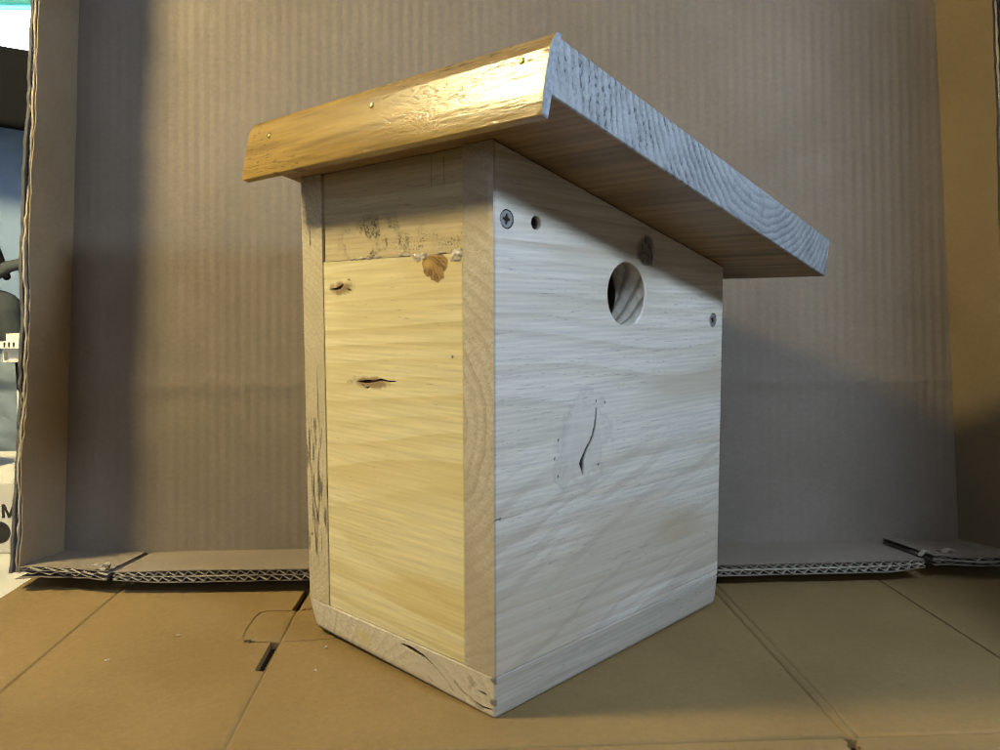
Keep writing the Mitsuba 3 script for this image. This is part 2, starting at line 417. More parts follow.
cuts = [slot((-0.1129, 0.1365), (-0.1116, 0.1730), 0.0042, 0.3, 0.0002), slot((-0.1151, 0.0548), (-0.1149, 0.0900), 0.0046, 2.0, 0.0002),
        slot((-0.1110, 0.1375), (-0.0800, 0.1385), 0.0016, 0.5, 0.0006, 0.0032), slot((0.1482, -0.0240), (0.1440, -0.0560), 0.0044, 0.0, 0.0006, 0.0042),
        slot((-0.1170, 0.0905), (-0.1275, 0.0908), 0.0008, 1.3, 0.0006, 0.0030), slot((-0.1270, 0.0910), (-0.1318, 0.0935), 0.0030, 0.2, 0.0010, 0.0030)]
tabline = np.array([(-0.1322, 0.0940), (-0.1337, 0.0990), (-0.1347, 0.1080), (-0.1341, 0.1280), (-0.1326, 0.1345), (-0.1290, 0.1368), (-0.1150, 0.1362)])
tabline2 = np.array([(-0.1120, 0.0905), (-0.1000, 0.0915), (-0.0860, 0.0925), (-0.0815, 0.0955)])


def score(line, w=0.0005, depth=0.0005):
    poly = LineString(line).buffer(w)
    m = trimesh.creation.extrude_polygon(poly, 0.004, engine='earcut')
    m.apply_translation([0, 0, -depth])
    return man(m)


cuts += [score(tabline), score(tabline2, 0.0003, 0.0003)]
cutter = cuts[0]
for c_ in cuts[1:]:
    cutter = cutter + c_
SHY1 = 0.300
specs = [(SHX[0], SHX[1], 0.0010, 0.0020), (SHX[1], SHX[2], 0.0020, 0.0024), (SHX[2], SHX[3], 0.0024, 0.0020), (SHX[3] + 0.00005, SHX[3] + 0.0052, 0.0018, 0.0018),
         (SHX[3] + 0.00525, SHX[4], 0.0020, 0.0004), (SHX[4] + 0.0009, SHX[5], 0.0004, 0.0010)]
for x0, x1, cl, cr in specs:
    add(sheet + '__panel', mikit.ply(tm(panel(x0, x1, FOLD, SHY1, cl, cr=cr) - cutter), 'sheet_kraft', smooth=25))
for x0, x1 in ((SHX[0], SHX[3] + 0.0015), (SHX[3] + 0.0016, SHX[5])):
    flap = tm(panel(x0, x1, -0.34, 0.0, 0.0012))
    flap.apply_transform(trimesh.transformations.rotation_matrix(math.radians(9 if x0 < 0 else 6.5), [1, 0, 0]))
    flap.apply_translation([0, FOLD - 0.0004, -0.0004])
    add(sheet + '__front_flap', mikit.ply(tm(man(flap) - cutter), 'sheet_kraft', smooth=25))
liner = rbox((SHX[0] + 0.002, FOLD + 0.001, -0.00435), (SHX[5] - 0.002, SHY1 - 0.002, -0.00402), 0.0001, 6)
add(sheet + '__dark_backing', mikit.ply(tm(liner), 'groove_shade'))  # dark backing closes the cuts and keeps them looking shadowed
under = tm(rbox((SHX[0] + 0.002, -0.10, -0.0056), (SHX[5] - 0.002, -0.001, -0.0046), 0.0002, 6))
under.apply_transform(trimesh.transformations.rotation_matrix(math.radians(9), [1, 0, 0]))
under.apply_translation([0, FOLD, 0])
add(sheet + '__dark_backing', mikit.ply(under, 'groove_shade'))  # dark plate added so the front slot looks shadowed

rng = np.random.default_rng(4)
for cx, cy, where in ((-0.170, 0.102, 'between the two left creases'), (-0.087, 0.0535, 'right of the lower slot'), (-0.086, 0.0815, 'beside the rounded birdhouse foot'),
                      (-0.166, 0.185, 'just below the tray lip'), (-0.196, 0.072, 'near the far left crease')):
    c_ = trimesh.creation.icosphere(subdivisions=1, radius=1.0)
    v = np.asarray(c_.vertices) * (0.6 + 0.8 * rng.random((len(c_.vertices), 1)))
    c_.vertices = v * [0.0011, 0.0007, 0.0005] @ trimesh.transformations.rotation_matrix(rng.random() * 3, [0, 0, 1])[:3, :3].T + [cx, cy, 0.0003]
    add('crumb', mikit.ply(c_, 'edge_kraft', smooth=False), 'tiny pale crumb on the brown sheet ' + where, 'crumb', 'pale crumbs on the cardboard sheet')

# ------------------------------------------------------------------ shallow cardboard tray standing on its edge, leaning back
AL, PS = math.radians(6.0), -0.0123
TO = np.array([0, 0.2322, 0.0078])
EX = np.array([math.cos(PS), math.sin(PS), 0])
W0 = np.array([math.sin(PS), -math.cos(PS), 0])
EW = W0 * math.cos(AL) + np.array([0, 0, math.sin(AL)])     # out of the tray, towards the viewer
EU = -W0 * math.sin(AL) + np.array([0, 0, math.cos(AL)])    # up the back panel
tray = thing('cardboard_tray', 'shallow brown corrugated cardboard tray standing on edge behind the birdhouse', 'cardboard box')


def tray_world(v):
    v = np.asarray(v, float)
    return TO + v[:, :1] * EX + v[:, 1:2] * EW + v[:, 2:3] * EU


def ribbon(s, e, thick, f0, f1, fn, nmid=2):
    """A thick strip: path (s, e) in the plane of an edge, extruded along the depth from f0(s) to f1(s); fn maps (s, depth, e) to tray (x, w, u)."""
    s, e = np.asarray(s), np.asarray(e)
    t = np.stack([np.gradient(s), np.gradient(e)], -1)
    t /= np.linalg.norm(t, axis=1, keepdims=True)
    nrm = np.stack([-t[:, 1], t[:, 0]], -1) * thick / 2
    rings_ = []
    for k in np.linspace(0, 1, nmid):
        for sg in (-1, 1):
            a, b = s + sg * nrm[:, 0], e + sg * nrm[:, 1]
            d = f0(s) * (1 - k) + f1(s) * k
            rings_.append(np.stack([a, d, b], -1))
    n = len(s)
    V = np.vstack(rings_)
    F = []
    i = np.arange(n - 1)
    quad = lambda A, B, C_, D_: F.extend([np.stack([A, B, C_], -1), np.stack([A, C_, D_], -1)])
    for k in range(nmid - 1):
        lo, hi = 2 * k * n, (2 * k + 1) * n
        lo2, hi2 = 2 * (k + 1) * n, (2 * (k + 1) + 1) * n
        quad(lo + i, lo + i + 1, lo2 + i + 1, lo2 + i)
        quad(hi + i, hi2 + i, hi2 + i + 1, hi + i + 1)
    quad(i, n + i, n + i + 1, i + 1)
    lo, hi = 2 * (nmid - 1) * n, (2 * nmid - 1) * n
    quad(lo + i, lo + i + 1, hi + i + 1, hi + i)
    m = trimesh.Trimesh(np.stack(fn(V), -1) if False else fn(V), np.vstack(F), process=False)
    return m


def corrugated(key, s0, s1, depth, fn, total=0.0072, pitch=0.0066, wave=None, rough=0.0006, front=None, seed=0, crush=None, uneven=None, thick=(0.00055, 0.00055, 0.00055), recess=0.0, mats=('tray_kraft', 'edge_kraft', 'tray_kraft')):
    """Double-wall board: liner, flutes, liner, flutes, liner, each a part of its own. e runs 0 (inner face) to -total."""
    n = int((s1 - s0) / pitch * 10)
    s = np.linspace(s0, s1, n)
    base = np.zeros(n) if wave is None else wave(s)
    cr = np.ones(n) if crush is None else crush(s)
    step = total / 2

    def jag(k, amp):
        def f(x):
            p = np.stack([x * 160, np.full_like(x, k + seed * 10.0), np.zeros_like(x)], -1)
            q = np.stack([x * 30, np.full_like(x, k + 5 + seed * 10.0), np.zeros_like(x)], -1)
            out = depth + amp * (meshkit.noise(p, 3) - 0.5) * 2 + 1.6 * amp * (meshkit.noise(q, 5) - 0.5) * 2
            return out if front is None else out + front(x)
        return f
    zero = lambda x: np.zeros_like(x)
    for k in range(3):
        e = base - step * k * cr
        if uneven is not None:
            e = e + uneven(s, k)
        add(key + '__liner', mikit.ply(ribbon(s, e, thick[k], zero, jag(k, rough), fn), mats[k], smooth=40))
    for k in range(2):
        ph = s / pitch * 2 * np.pi * (1.0 if k == 0 else 0.93) + k * 1.7 + 0.5 * np.sin(s * 37 + seed) + 2.6 * meshkit.noise(np.stack([s * 55, 0 * s + k * 4.1, 0 * s], -1), 13 + seed)
        sk_ = np.sin(ph + 0.45 * np.sin(ph)) * 0.97
        z = np.arcsin(sk_) / 1.33 * (step / 2 - 0.0004)
        e = base + (-step * (k + 0.5) + z) * cr
        if uneven is not None:
            e = e + uneven(s, k + 0.5)
        add(key + '__flute', mikit.ply(ribbon(s, e, 0.00034, zero, (lambda j: lambda x: j(x) - recess)(jag(k + 20, rough * 0.8)), fn), 'edge_kraft', smooth=40))


XL, XR = -0.2935, 0.3555
HT = 0.47
# back panel: faint flutes and a crease across it
nx_, nu_ = 900, 120
xs, us = np.linspace(XL - 0.004, XR + 0.004, nx_), np.linspace(-0.003, HT, nu_)
X_, U_ = np.meshgrid(xs, us)
P3 = np.stack([X_ * 60, U_ * 4, 0 * X_], -1)
amp = 0.00006 + 0.00006 * meshkit.noise(np.stack([X_ * 45, U_ * 7, 0 * X_ + 2], -1), 1)
warp = 0.0012 * (meshkit.noise(np.stack([X_ * 9, U_ * 6, 0 * X_], -1), 2) - 0.5)
ph_ = X_ / 0.0073 * 2 * np.pi + 1.2 * meshkit.noise(np.stack([X_ * 20, U_ * 2, 0 * X_ + 7], -1), 8)
Wd = amp * np.sin(ph_) + warp + 0.0004 * (meshkit.noise(P3, 4) - 0.5)
Wd -= 0.0007 * np.exp(-((U_ - 0.1115 - 0.0016 * np.sin(X_ * 9)) / 0.0012) ** 2)
Wd += 0.0010 * np.exp(-((U_ - 0.1180) / 0.006) ** 2)
V = np.stack([X_, Wd, U_], -1).reshape(-1, 3)
ii, jj = np.meshgrid(np.arange(nu_ - 1), np.arange(nx_ - 1), indexing='ij')
a_ = (ii * nx_ + jj).ravel()
F = np.vstack([np.stack([a_, a_ + nx_ + 1, a_ + 1], -1), np.stack([a_, a_ + nx_, a_ + nx_ + 1], -1)])
bp = trimesh.Trimesh(tray_world(V), F, process=False)
rim = rbox((XL - 0.006, -0.0078, -0.0068), (XR + 0.006, -0.0022, HT + 0.004), 0.0004, 6)
rim = tm(rim)
rim.vertices = tray_world(rim.vertices)
add(tray + '__back_panel', mikit.ply(bp, 'tray_kraft', smooth=True))
add(tray + '__outer_liner', mikit.ply(rim, 'tray_kraft'))

# floor of the tray: long middle flap and a crushed flap at each corner
floor_fn = lambda v: tray_world(np.stack([v[:, 0], v[:, 1], v[:, 2]], -1))
ramp = lambda s, a, b: np.clip((s - a) / (b - a), 0, 1)
corrugated(tray + '__floor_flap', -0.2325, 0.2905, 0.0635, floor_fn, 0.0072, 0.0064, rough=0.0005,
           wave=lambda s: -0.0006 * ramp(-s, 0.2100, 0.2325) - 0.0004 * np.sin(s * 14), front=lambda s: 0.0035 * np.sin((s + 0.24) * 5.5) + 0.0036 * ramp(s, -0.1, 0.2), crush=lambda s: 1 - 0.35 * ramp(-s, 0.205, 0.2325) - 0.35 * ramp(s, 0.268, 0.2905))


def uneven_l(s, k):
    return 0.0010 * (meshkit.noise(np.stack([s * 60, 0 * s + k * 3.3, 0 * s], -1), 6) - 0.5) - (0.0016 * ramp(-s, 0.25, 0.29) if k >= 2 else 0.0)


corrugated(tray + '__corner_flap', -0.2965, -0.2362, 0.0565, floor_fn, 0.0052, 0.0090, rough=0.0012, seed=3,
           wave=lambda s: 0.0012 + 0.0010 * np.sin(s * 60), front=lambda s: -0.0020 * ramp(-s, 0.26, 0.30) + 0.006 * ramp(s, -0.262, -0.238), uneven=uneven_l)
corrugated(tray + '__corner_flap', 0.2975, 0.3610, 0.0620, floor_fn, 0.0054, 0.0090, rough=0.0012, seed=5,
           wave=lambda s: 0.0012 + 0.0010 * np.sin(s * 70), front=lambda s: 0.0035 * ramp(-s, -0.305, -0.297), uneven=uneven_l)
# torn paper at the two corner slots
for k_, (sx, w_) in enumerate(((-0.2385, 0.052), (-0.2415, 0.058), (0.2955, 0.052), (0.3160, 0.047))):
    r_ = np.random.default_rng(k_ + 20)
    t_ = np.linspace(0, 1, 9)
    tear = ribbon(sx + 0.010 * (t_ - 0.5), 0.0016 + 0.0016 * np.sin(t_ * 6 + k_) + 0.0008 * r_.random(9), 0.0005, lambda x: np.full_like(x, w_) - 0.002, lambda x: np.full_like(x, w_) + 0.003 + 60 * (x - sx) ** 2, floor_fn)
    add(tray + '__torn_paper', mikit.ply(tear, 'edge_kraft', smooth=40))


def wall_left(v):
    s, d, e = v[:, 0], v[:, 1], v[:, 2]
    bow = 0.0006 * np.sin(s * 19) + 0.0005 * np.sin(s * 47 + 1)
    x = XL + 0.0002 + 0.0225 * s - (0.0030 - 0.0060 * s) * (d / 0.052) + e + bow * (d / 0.052)
    return tray_world(np.stack([x, d, s], -1))


def wall_right(v):
    s, d, e = v[:, 0], v[:, 1], v[:, 2]
    x = XR + 0.0048 * (d / 0.052) - 0.0270 * s - 0.006 * s * (d / 0.052) + 0.012 * s * (d / 0.052) - e + 0.0008 * np.sin(s * 23) * (d / 0.052)
    return tray_world(np.stack([x, d, s], -1))


def uneven_w(s, k):
    return (0.0016 if k == 1 else 0.0006) * (meshkit.noise(np.stack([s * 26, 0 * s + k * 2.7, 0 * s], -1), 11) - 0.5) + (0.0005 * (meshkit.noise(np.stack([s * 300, 0 * s, 0 * s], -1), 2) - 0.5) if k == 1 else 0)


corrugated(tray + '__side_wall', -0.002, HT, 0.0530, wall_left, 0.0056, 0.0062, rough=0.0009, seed=7, uneven=uneven_w, crush=lambda s: 0.74 + 0.2 * np.sin(s * 11 + 2.2) ** 2, thick=(0.0006, 0.0011, 0.0018), recess=0.0022, mats=('lit_side_kraft', 'edge_kraft', 'outer_kraft'))
corrugated(tray + '__side_wall', -0.002, HT, 0.0530, wall_right, 0.0046, 0.0064, rough=0.0005, seed=9, thick=(0.0006, 0.0006, 0.0008), recess=0.0025, mats=('dim_orange_kraft', 'edge_kraft', 'outer_kraft'))
corrugated(tray + '__top_wall', XL - 0.004, XR + 0.004, 0.0500, lambda v: tray_world(np.stack([v[:, 0], v[:, 1], HT - v[:, 2]], -1)), 0.0072, 0.0066, seed=11)

# ------------------------------------------------------------------ the birdhouse
bh = thing('birdhouse', 'handmade pine birdhouse with a round entrance hole and a sloping varnished roof', 'birdhouse')


def local(key, mesh, mat, smooth=25, **k):
    m = tm(mesh) if isinstance(mesh, m3.Manifold) else mesh
    return add(bh + '__' + key, mikit.ply(world(m), mat, smooth=smooth), **k)


def prism(poly_xz, y0, y1, c=0.0008):
    """Convex board with its outline in x, z, softly broken edges."""
    p = np.asarray(poly_xz, float)
    pg = Polygon(p)
    pts = []
    for dy, ins in ((0, c), (c * 0.3, c * 0.3), (c, 0)):
        q = np.array(pg.buffer(-ins, join_style='mitre').exterior.coords)[:-1] if ins else p
        for y in (y0 + dy, y1 - dy):
            pts += [(a, y, b) for a, b in q]
    return hull(pts)


def groove(path, widths, depth, axis):
    """A ragged open crack: the path in the plane of a face, cut depth metres into it. axis 'y': face at y=0 (x, z); axis 'x': face at x=0 (y, z)."""
    path = np.asarray(path, float)
    out = None
    for i in range(len(path) - 1):
        pts = []
        for j in (i, i + 1):
            a, b = path[j]
            w = widths[j] / 2
            for k in range(8):
                ca, cb = w * math.cos(k * math.pi / 4), w * math.sin(k * math.pi / 4)
                for dd, sc in ((-0.002, 1.0), (depth, 0.5)):
                    pts.append((a + ca * sc, dd, b + cb * sc) if axis == 'y' else (dd, a + ca * sc, b + cb * sc))
        h = hull(pts)
        out = h if out is None else out + h
    return out


def drill(cx, cz, r, y0, y1, r1=None, n=64):
    m = m3.Manifold.cylinder(y1 - y0, r, r if r1 is None else r1, n)
    return m.rotate((-90, 0, 0)).translate((cx, y0, cz))


# front wall
fw = prism([(0, HB + 0.0003), (W, HB + 0.0003), (W, H2), (0, H1)], 0.0, TK, 0.0005)
hx, hz = 0.0965, 0.1870
fw = fw - drill(hx, hz, 0.0160, -0.01, TK + 0.01, n=96) - drill(hx, hz, 0.0175, -0.0006, 0.0009, 0.0158, 96) - drill(0.0268, 0.2176, 0.0032, -0.002, 0.015, n=32)
fw = fw - drill(0.0082, 0.2179, 0.0042, -0.002, 0.0006, n=32) - drill(0.1821, 0.1729, 0.0040, -0.002, 0.0006, n=32)
crack = [(0.0711, 0.1315), (0.0712, 0.1280), (0.0704, 0.1222), (0.0697, 0.1205), (0.0690, 0.1180), (0.0676, 0.1164), (0.0664, 0.1145), (0.0650, 0.1135), (0.0630, 0.1109), (0.0620, 0.1090), (0.0612, 0.1082), (0.0600, 0.1055), (0.0606, 0.1035), (0.0609, 0.1000)]
fw = fw - groove(crack, [0.0008, 0.0014, 0.0019, 0.0023, 0.0017, 0.0023, 0.0017, 0.0023, 0.0024, 0.0030, 0.0029, 0.0040, 0.0026, 0.0006], 0.007, 'y')
# broken knot above the hole
fw = fw - groove([(0.1120, 0.2155), (0.1128, 0.2140)], [0.0022, 0.0030], 0.004, 'y') - groove([(0.1155, 0.2128), (0.1185, 0.2098), (0.1196, 0.2065), (0.1188, 0.2030)], [0.0018, 0.0030, 0.0036, 0.0030], 0.0035, 'y')
local('front_wall', fw, 'front_wood', label='bleached front wall with the round entrance hole and a crack')
# back wall
bw = prism([(0, HB + 0.0003), (W, HB + 0.0003), (W, H2), (0, H1)], D - TK, D, 0.0004)
bg = [groove([(0.1330, 0.105), (0.1341, 0.094), (0.1335, 0.086)], [0.0004, 0.0016, 0.0006], 0.004, 'x'), groove([(0.1382, 0.090), (0.1390, 0.080), (0.1372, 0.071)], [0.0006, 0.0020, 0.0008], 0.004, 'x'),
      groove([(0.1340, 0.074), (0.1352, 0.066), (0.1338, 0.062)], [0.0005, 0.0014, 0.0005], 0.003, 'x'), groove([(0.1412, 0.0565), (0.1416, 0.0550)], [0.0014, 0.0018], 0.003, 'x'),
      groove([(0.1377, 0.222), (0.1370, 0.214)], [0.0004, 0.0012], 0.003, 'x'), groove([(0.1334, 0.150), (0.1330, 0.131), (0.1334, 0.120)], [0.0003, 0.0009, 0.0004], 0.002, 'x'),
      groove([(0.1300, 0.116), (0.1308, 0.108), (0.1316, 0.104)], [0.0004, 0.0010, 0.0004], 0.002, 'x'), groove([(0.1395, 0.072), (0.1380, 0.064), (0.1388, 0.058)], [0.0004, 0.0012, 0.0004], 0.003, 'x')]
for g in bg:
    bw = bw - g
local('back_wall', bw, 'back_wood')
# floor board: its far corners are rounded off
fb = rbox((0, 0, 0), (W, D, HB), [0.0012, 0.0009, 0.0075, 0.0010, 0.0042, 0.0009, 0.0040, 0.0010], 20)
gals = [([(0.0642, 0.0154), (0.0563, 0.0151), (0.0478, 0.0141), (0.0379, 0.0107), (0.0299, 0.0066), (0.0268, 0.0038)], [0.0010, 0.0022, 0.0016, 0.0011, 0.0010, 0.0007]),
        ([(0.0446, 0.0052), (0.0388, 0.0026), (0.0345, 0.0004)], [0.0006, 0.0010, 0.0010]),
        ([(0.0260, 0.0090), (0.0206, 0.0059), (0.0131, 0.0036), (0.0072, 0.0030), (0.0020, 0.0036)], [0.0008, 0.0011, 0.0010, 0.0011, 0.0008]),
        ([(0.0108, 0.0097), (0.0057, 0.0093)], [0.0005, 0.0013])]
for p_, w_ in gals:
    fb = fb - groove(p_, [w * 1.25 for w in w_], 0.006, 'x')
local('floor_board', fb, 'base_wood')
# side facing left: two boards glued edge to edge between the walls
SEAM = 0.2043
lo_ = rbox((0.0004, TK + 0.0002, HB + 0.0002), (0.0190, D - TK - 0.0002, SEAM), 0.0004, 8)
for p_, w_ in (([(0.0985, 0.1434), (0.0940, 0.1432), (0.0900, 0.1436), (0.0840, 0.1441), (0.0785, 0.1452), (0.0720, 0.1447), (0.0665, 0.1451)], [0.0004, 0.0014, 0.0022, 0.0012, 0.0015, 0.0009, 0.0004]),
               ([(0.0935, 0.1420), (0.0905, 0.1402), (0.0870, 0.1412)], [0.0008, 0.0016, 0.0006]),
               ([(0.1205, 0.1902), (0.1145, 0.1902), (0.1105, 0.1912), (0.1085, 0.1925)], [0.0004, 0.0014, 0.0022, 0.0008]), ([(0.1040, 0.1948), (0.1028, 0.1944)], [0.0008, 0.0012]),
               ([(0.1048, 0.1900), (0.1020, 0.1893)], [0.0005, 0.0010])):
    lo_ = lo_ - groove(p_, w_, 0.004, 'x')
# the lower board's top edge is chipped beside the knot
for cy, cz, r_ in ((0.0505, 0.2050, 0.0034), (0.0455, 0.2052, 0.0028), (0.0235, 0.2048, 0.0040), (0.0205, 0.2052, 0.0036)):
    lo_ = lo_ - m3.Manifold.sphere(r_, 24).scale((0.5, 1.0, 0.75)).translate((0.0002, cy, cz))
local('side_panel', lo_, 'panel_wood', label='yellow lower side panel with a brown knot at its top edge')
up_ = prism([(0.0014, SEAM + 0.0003), (0.0190, SEAM + 0.0003), (0.0190, H1 - 0.0190 * SL), (0.0014, H1 - 0.0014 * SL)], TK + 0.0004, D - TK - 0.0004, 0.0005)
local('side_panel', up_, 'upper_wood', label='browner upper side panel strip with dark stains')
local('side_panel', prism([(W - 0.0190, HB + 0.0003), (W - 0.0008, HB + 0.0003), (W - 0.0008, H2 + 0.0008 * SL), (W - 0.0190, H2 + 0.0190 * SL)], TK + 0.0004, D - TK - 0.0004, 0.0005), 'panel_wood')
# hardened glue along the seam
rng = np.random.default_rng(8)
drops = [(0.0500, 0.2035, 0.0030, 0.0022), (0.0455, 0.2040, 0.0022, 0.0014), (0.0238, 0.2028, 0.0030, 0.0026), (0.0212, 0.2040, 0.0020, 0.0020), (0.0800, 0.2050, 0.0022, 0.0008), (0.0870, 0.2048, 0.0016, 0.0006),
         (0.0930, 0.2049, 0.0024, 0.0007), (0.0620, 0.2051, 0.0012, 0.0010), (0.0580, 0.2050, 0.0020, 0.0007), (0.1010, 0.2048, 0.0014, 0.0005), (0.0335, 0.2050, 0.0020, 0.0006)]
for y_, z_, ry, rz_ in drops:
    m_ = trimesh.creation.icosphere(subdivisions=3, radius=1.0)
    v = np.asarray(m_.vertices)
    v = v * (0.6 + 0.9 * meshkit.noise(v * 2.3 + rng.random(3) * 9, 3))[:, None]
    m_.vertices = v * [0.0011, ry, rz_] + [0.0008, y_, z_]
    local('glue_bead', m_, 'resin', True)
m_ = None
# roof board
def slab(a0, a1, y0, y1, n0, n1, c):
    m = tm(rbox((a0, y0, n0), (a1, y1, n1), c, 10))
    v = np.asarray(m.vertices)
    m.vertices = np.stack([v[:, 0] * CP + v[:, 2] * SP, v[:, 1], H1 - v[:, 0] * SP + v[:, 2] * CP], -1)
    return m


A0, A1 = -RA / CP - 0.0005, (W + RB) / CP
roof = slab(A0, A1, -RO, D + RQ, 0.0004, RT, 0.0008)
local('roof_board', roof, 'roof_wood', label='sloping roof board with its end grain showing above the front wall')
# varnished strip nailed to the roof's high edge, its upper edge rounded over
FA = A0 - 0.0004
yy = [-RO - 0.0020, D + RQ + 0.0012]
sec = [(FA, -0.0096), (FA - 0.0032, -0.0096 + 0.0003)]
sec += [(FA - 0.0046 + 0.0012 * (max(0.0045 - n, 0.0) / 0.0135) ** 2, n) for n in np.linspace(-0.0090, 0.0150, 13)]
sec += [(FA - 0.0042 + 0.0042 * (1 - math.cos(t)), 0.0160 + 0.0063 * math.sin(t)) for t in np.linspace(0.15, math.pi / 2, 8)]
pts = [(a, y, n) for a, n in sec for y in (yy[0] + 0.0005, yy[1] - 0.0005)]
pts += [(a * 0.9 + 0.1 * (FA - 0.0023), y, n * 0.96 + 0.04 * 0.006) for a, n in sec for y in yy]
fm = hull(pts)
fm = fm.refine_to_length(0.004)
fm_ = tm(fm)
v = np.asarray(fm_.vertices)
cut_end = np.clip((-RO + 0.004 - v[:, 1]) / 0.006, 0, 1)
v = v + np.stack([0 * cut_end, 0.0006 * (meshkit.noise(v * 900, 2) - 0.5) * cut_end, 0 * cut_end], -1)
fm_.vertices = np.stack([v[:, 0] * CP + v[:, 2] * SP, v[:, 1], H1 - v[:, 0] * SP + v[:, 2] * CP], -1)
fascia = local('edge_strip', fm_, 'fascia_wood', 30, label='glossy amber varnished strip along the roof edge')
for y_, n_ in ((0.1348, 0.0111), (0.0498, 0.0117), (-0.0382, 0.0125)):
    nb = trimesh.creation.icosphere(subdivisions=2, radius=1.0)
    vv = np.asarray(nb.vertices) * [0.0006, 0.0013, 0.0013] + [FA - 0.0046 - 0.0002, y_, n_]
    nb.vertices = np.stack([vv[:, 0] * CP + vv[:, 2] * SP, vv[:, 1], H1 - vv[:, 0] * SP + vv[:, 2] * CP], -1)
    add(fascia + '__nail', mikit.ply(world(nb), 'brass', smooth=True))


def screw(cx, cz, r, rot):
    head = m3.Manifold.cylinder(0.0020, r, r, 40).rotate((-90, 0, 0)).translate((cx, 0.0002, cz))
    star = None
    for k in (0, 90):
        b = (m3.Manifold.cube((r * 1.25, 0.0012, r * 0.34), True) + m3.Manifold.cube((r * 0.6, 0.0012, r * 0.6), True)).rotate((0, k + rot, 0))
        star = b if star is None else star + b
    head = head - star.translate((cx, 0.0004, cz))
    sk = local('screw', head, 'screw_metal', 25)
    add(sk + '__recess', mikit.ply(world(tm(star.scale((0.99, 0.4, 0.99)).translate((cx, 0.0008, cz)))), 'groove_shade'))  # dark plug standing in for shadow inside the cross
    gap = (m3.Manifold.cylinder(0.0003, r * 1.16, r * 1.16, 40) - m3.Manifold.cylinder(0.0003, r * 1.01, r * 1.01, 40)).rotate((-90, 0, 0)).translate((cx, 0.0002, cz))
    add(sk + '__rim_gap_shade', mikit.ply(world(tm(gap)), 'groove_shade'))  # dark ring in place of the shadow round the head


screw(0.0082, 0.2179, 0.0037, 8)
screw(0.1821, 0.1729, 0.0036, 30)

# ------------------------------------------------------------------ what shows beyond the tray's left and right edges
for nm, col, ro in (('teal_paint', (0.03, 0.30, 0.38), 0.5), ('dark_plastic', (0.012, 0.013, 0.015), 0.6), ('blue_paint', (0.36, 0.50, 0.74), 0.6), ('grey_cloth', (0.09, 0.105, 0.115), 0.8),
                    ('white_plastic', (0.78, 0.78, 0.74), 0.35), ('grey_film', (0.22, 0.28, 0.34), 0.35), ('brown_plastic', (0.03, 0.02, 0.016), 0.3), ('carton_white', (0.55, 0.53, 0.48), 0.6), ('black_ink', (0.015, 0.014, 0.014), 0.6)):
    scene[nm] = two({'type': 'diffuse', 'reflectance': {'type': 'rgb', 'value': list(col)}} if nm in ('dark_plastic', 'blue_paint', 'grey_cloth') else principled(col, ro, specular=0.4))


def rounded(key, lo, hi, r, mat, rot=None, **k):
    m = tm(rbox(lo, hi, r, 12))
    if rot is not None:
        ang, ax, about = rot
        m.apply_transform(trimesh.transformations.rotation_matrix(math.radians(ang), ax, about))
    return add(key, mikit.ply(m, mat, smooth=30), **k)


def tube(path, rad, n=14):
    p = np.asarray(path, float)
    out = None
    rad = np.broadcast_to(rad, len(p))
    for i in range(len(p) - 1):
        h = hull(np.vstack([tm(m3.Manifold.sphere(rad[j], n)).vertices + p[j] for j in (i, i + 1)]))
        out = h if out is None else out + h
    return out


rounded('background_wall', (-4.0, 0.76, -0.6), (4.0, 0.79, 2.0), 0.004, 'blue_paint', kind='structure', label='blue wall far behind the tray')
# lit white lamp box and teal shelf above it
lampbox = thing('light_box', 'bright white light box glowing at the upper left corner', 'light')
add(lampbox + '__diffuser', mikit.ply(tm(rbox((-0.75, 0.590, 0.4635), (-0.40, 0.600, 0.5005), 0.002)), 'white_plastic', smooth=30, emitter=emitter((7.0, 7.2, 7.5))))
add(lampbox + '__housing', mikit.ply(tm(rbox((-0.76, 0.602, 0.4600), (-0.39, 0.640, 0.5010), 0.003)), 'white_plastic', smooth=30))
rounded('teal_box', (-0.80, 0.585, 0.5035), (-0.38, 0.70, 0.66), 0.004, 'teal_paint', label='teal box above the bright light at the upper left corner', category='box')
rounded('dark_screen', (-0.80, 0.56, 0.372), (-0.36, 0.585, 0.455), 0.010, 'dark_plastic', rot=(9, [0, 1, 0], (-0.49, 0.57, 0.372)), label='black glossy screen below the bright light box at the left', category='screen')
st = tube([(-0.52, 0.55, 0.255), (-0.512, 0.55, 0.243), (-0.500, 0.55, 0.215)], [0.004, 0.004, 0.003])
add('strap', mikit.ply(tm(tube([(-0.503, 0.55, 0.262), (-0.497, 0.55, 0.240), (-0.489, 0.55, 0.214)], 0.004)), 'dark_plastic', smooth=30), 'short black strap hanging at the left edge above the grey tool', 'strap')
tool = thing('grey_tool', 'dark grey rounded tool with a curved handle behind the tray at the left', 'tool')
add(tool + '__body', mikit.ply(tm(tube([(-0.53, 0.52, 0.190), (-0.482, 0.52, 0.176), (-0.468, 0.52, 0.150)], [0.022, 0.023, 0.012], 24)), 'grey_cloth', smooth=30))
add(tool + '__handle', mikit.ply(tm(tube([(-0.497, 0.505, 0.195), (-0.480, 0.505, 0.212), (-0.463, 0.505, 0.222), (-0.440, 0.505, 0.228)], [0.006, 0.006, 0.006, 0.005], 16)), 'grey_cloth', smooth=30))
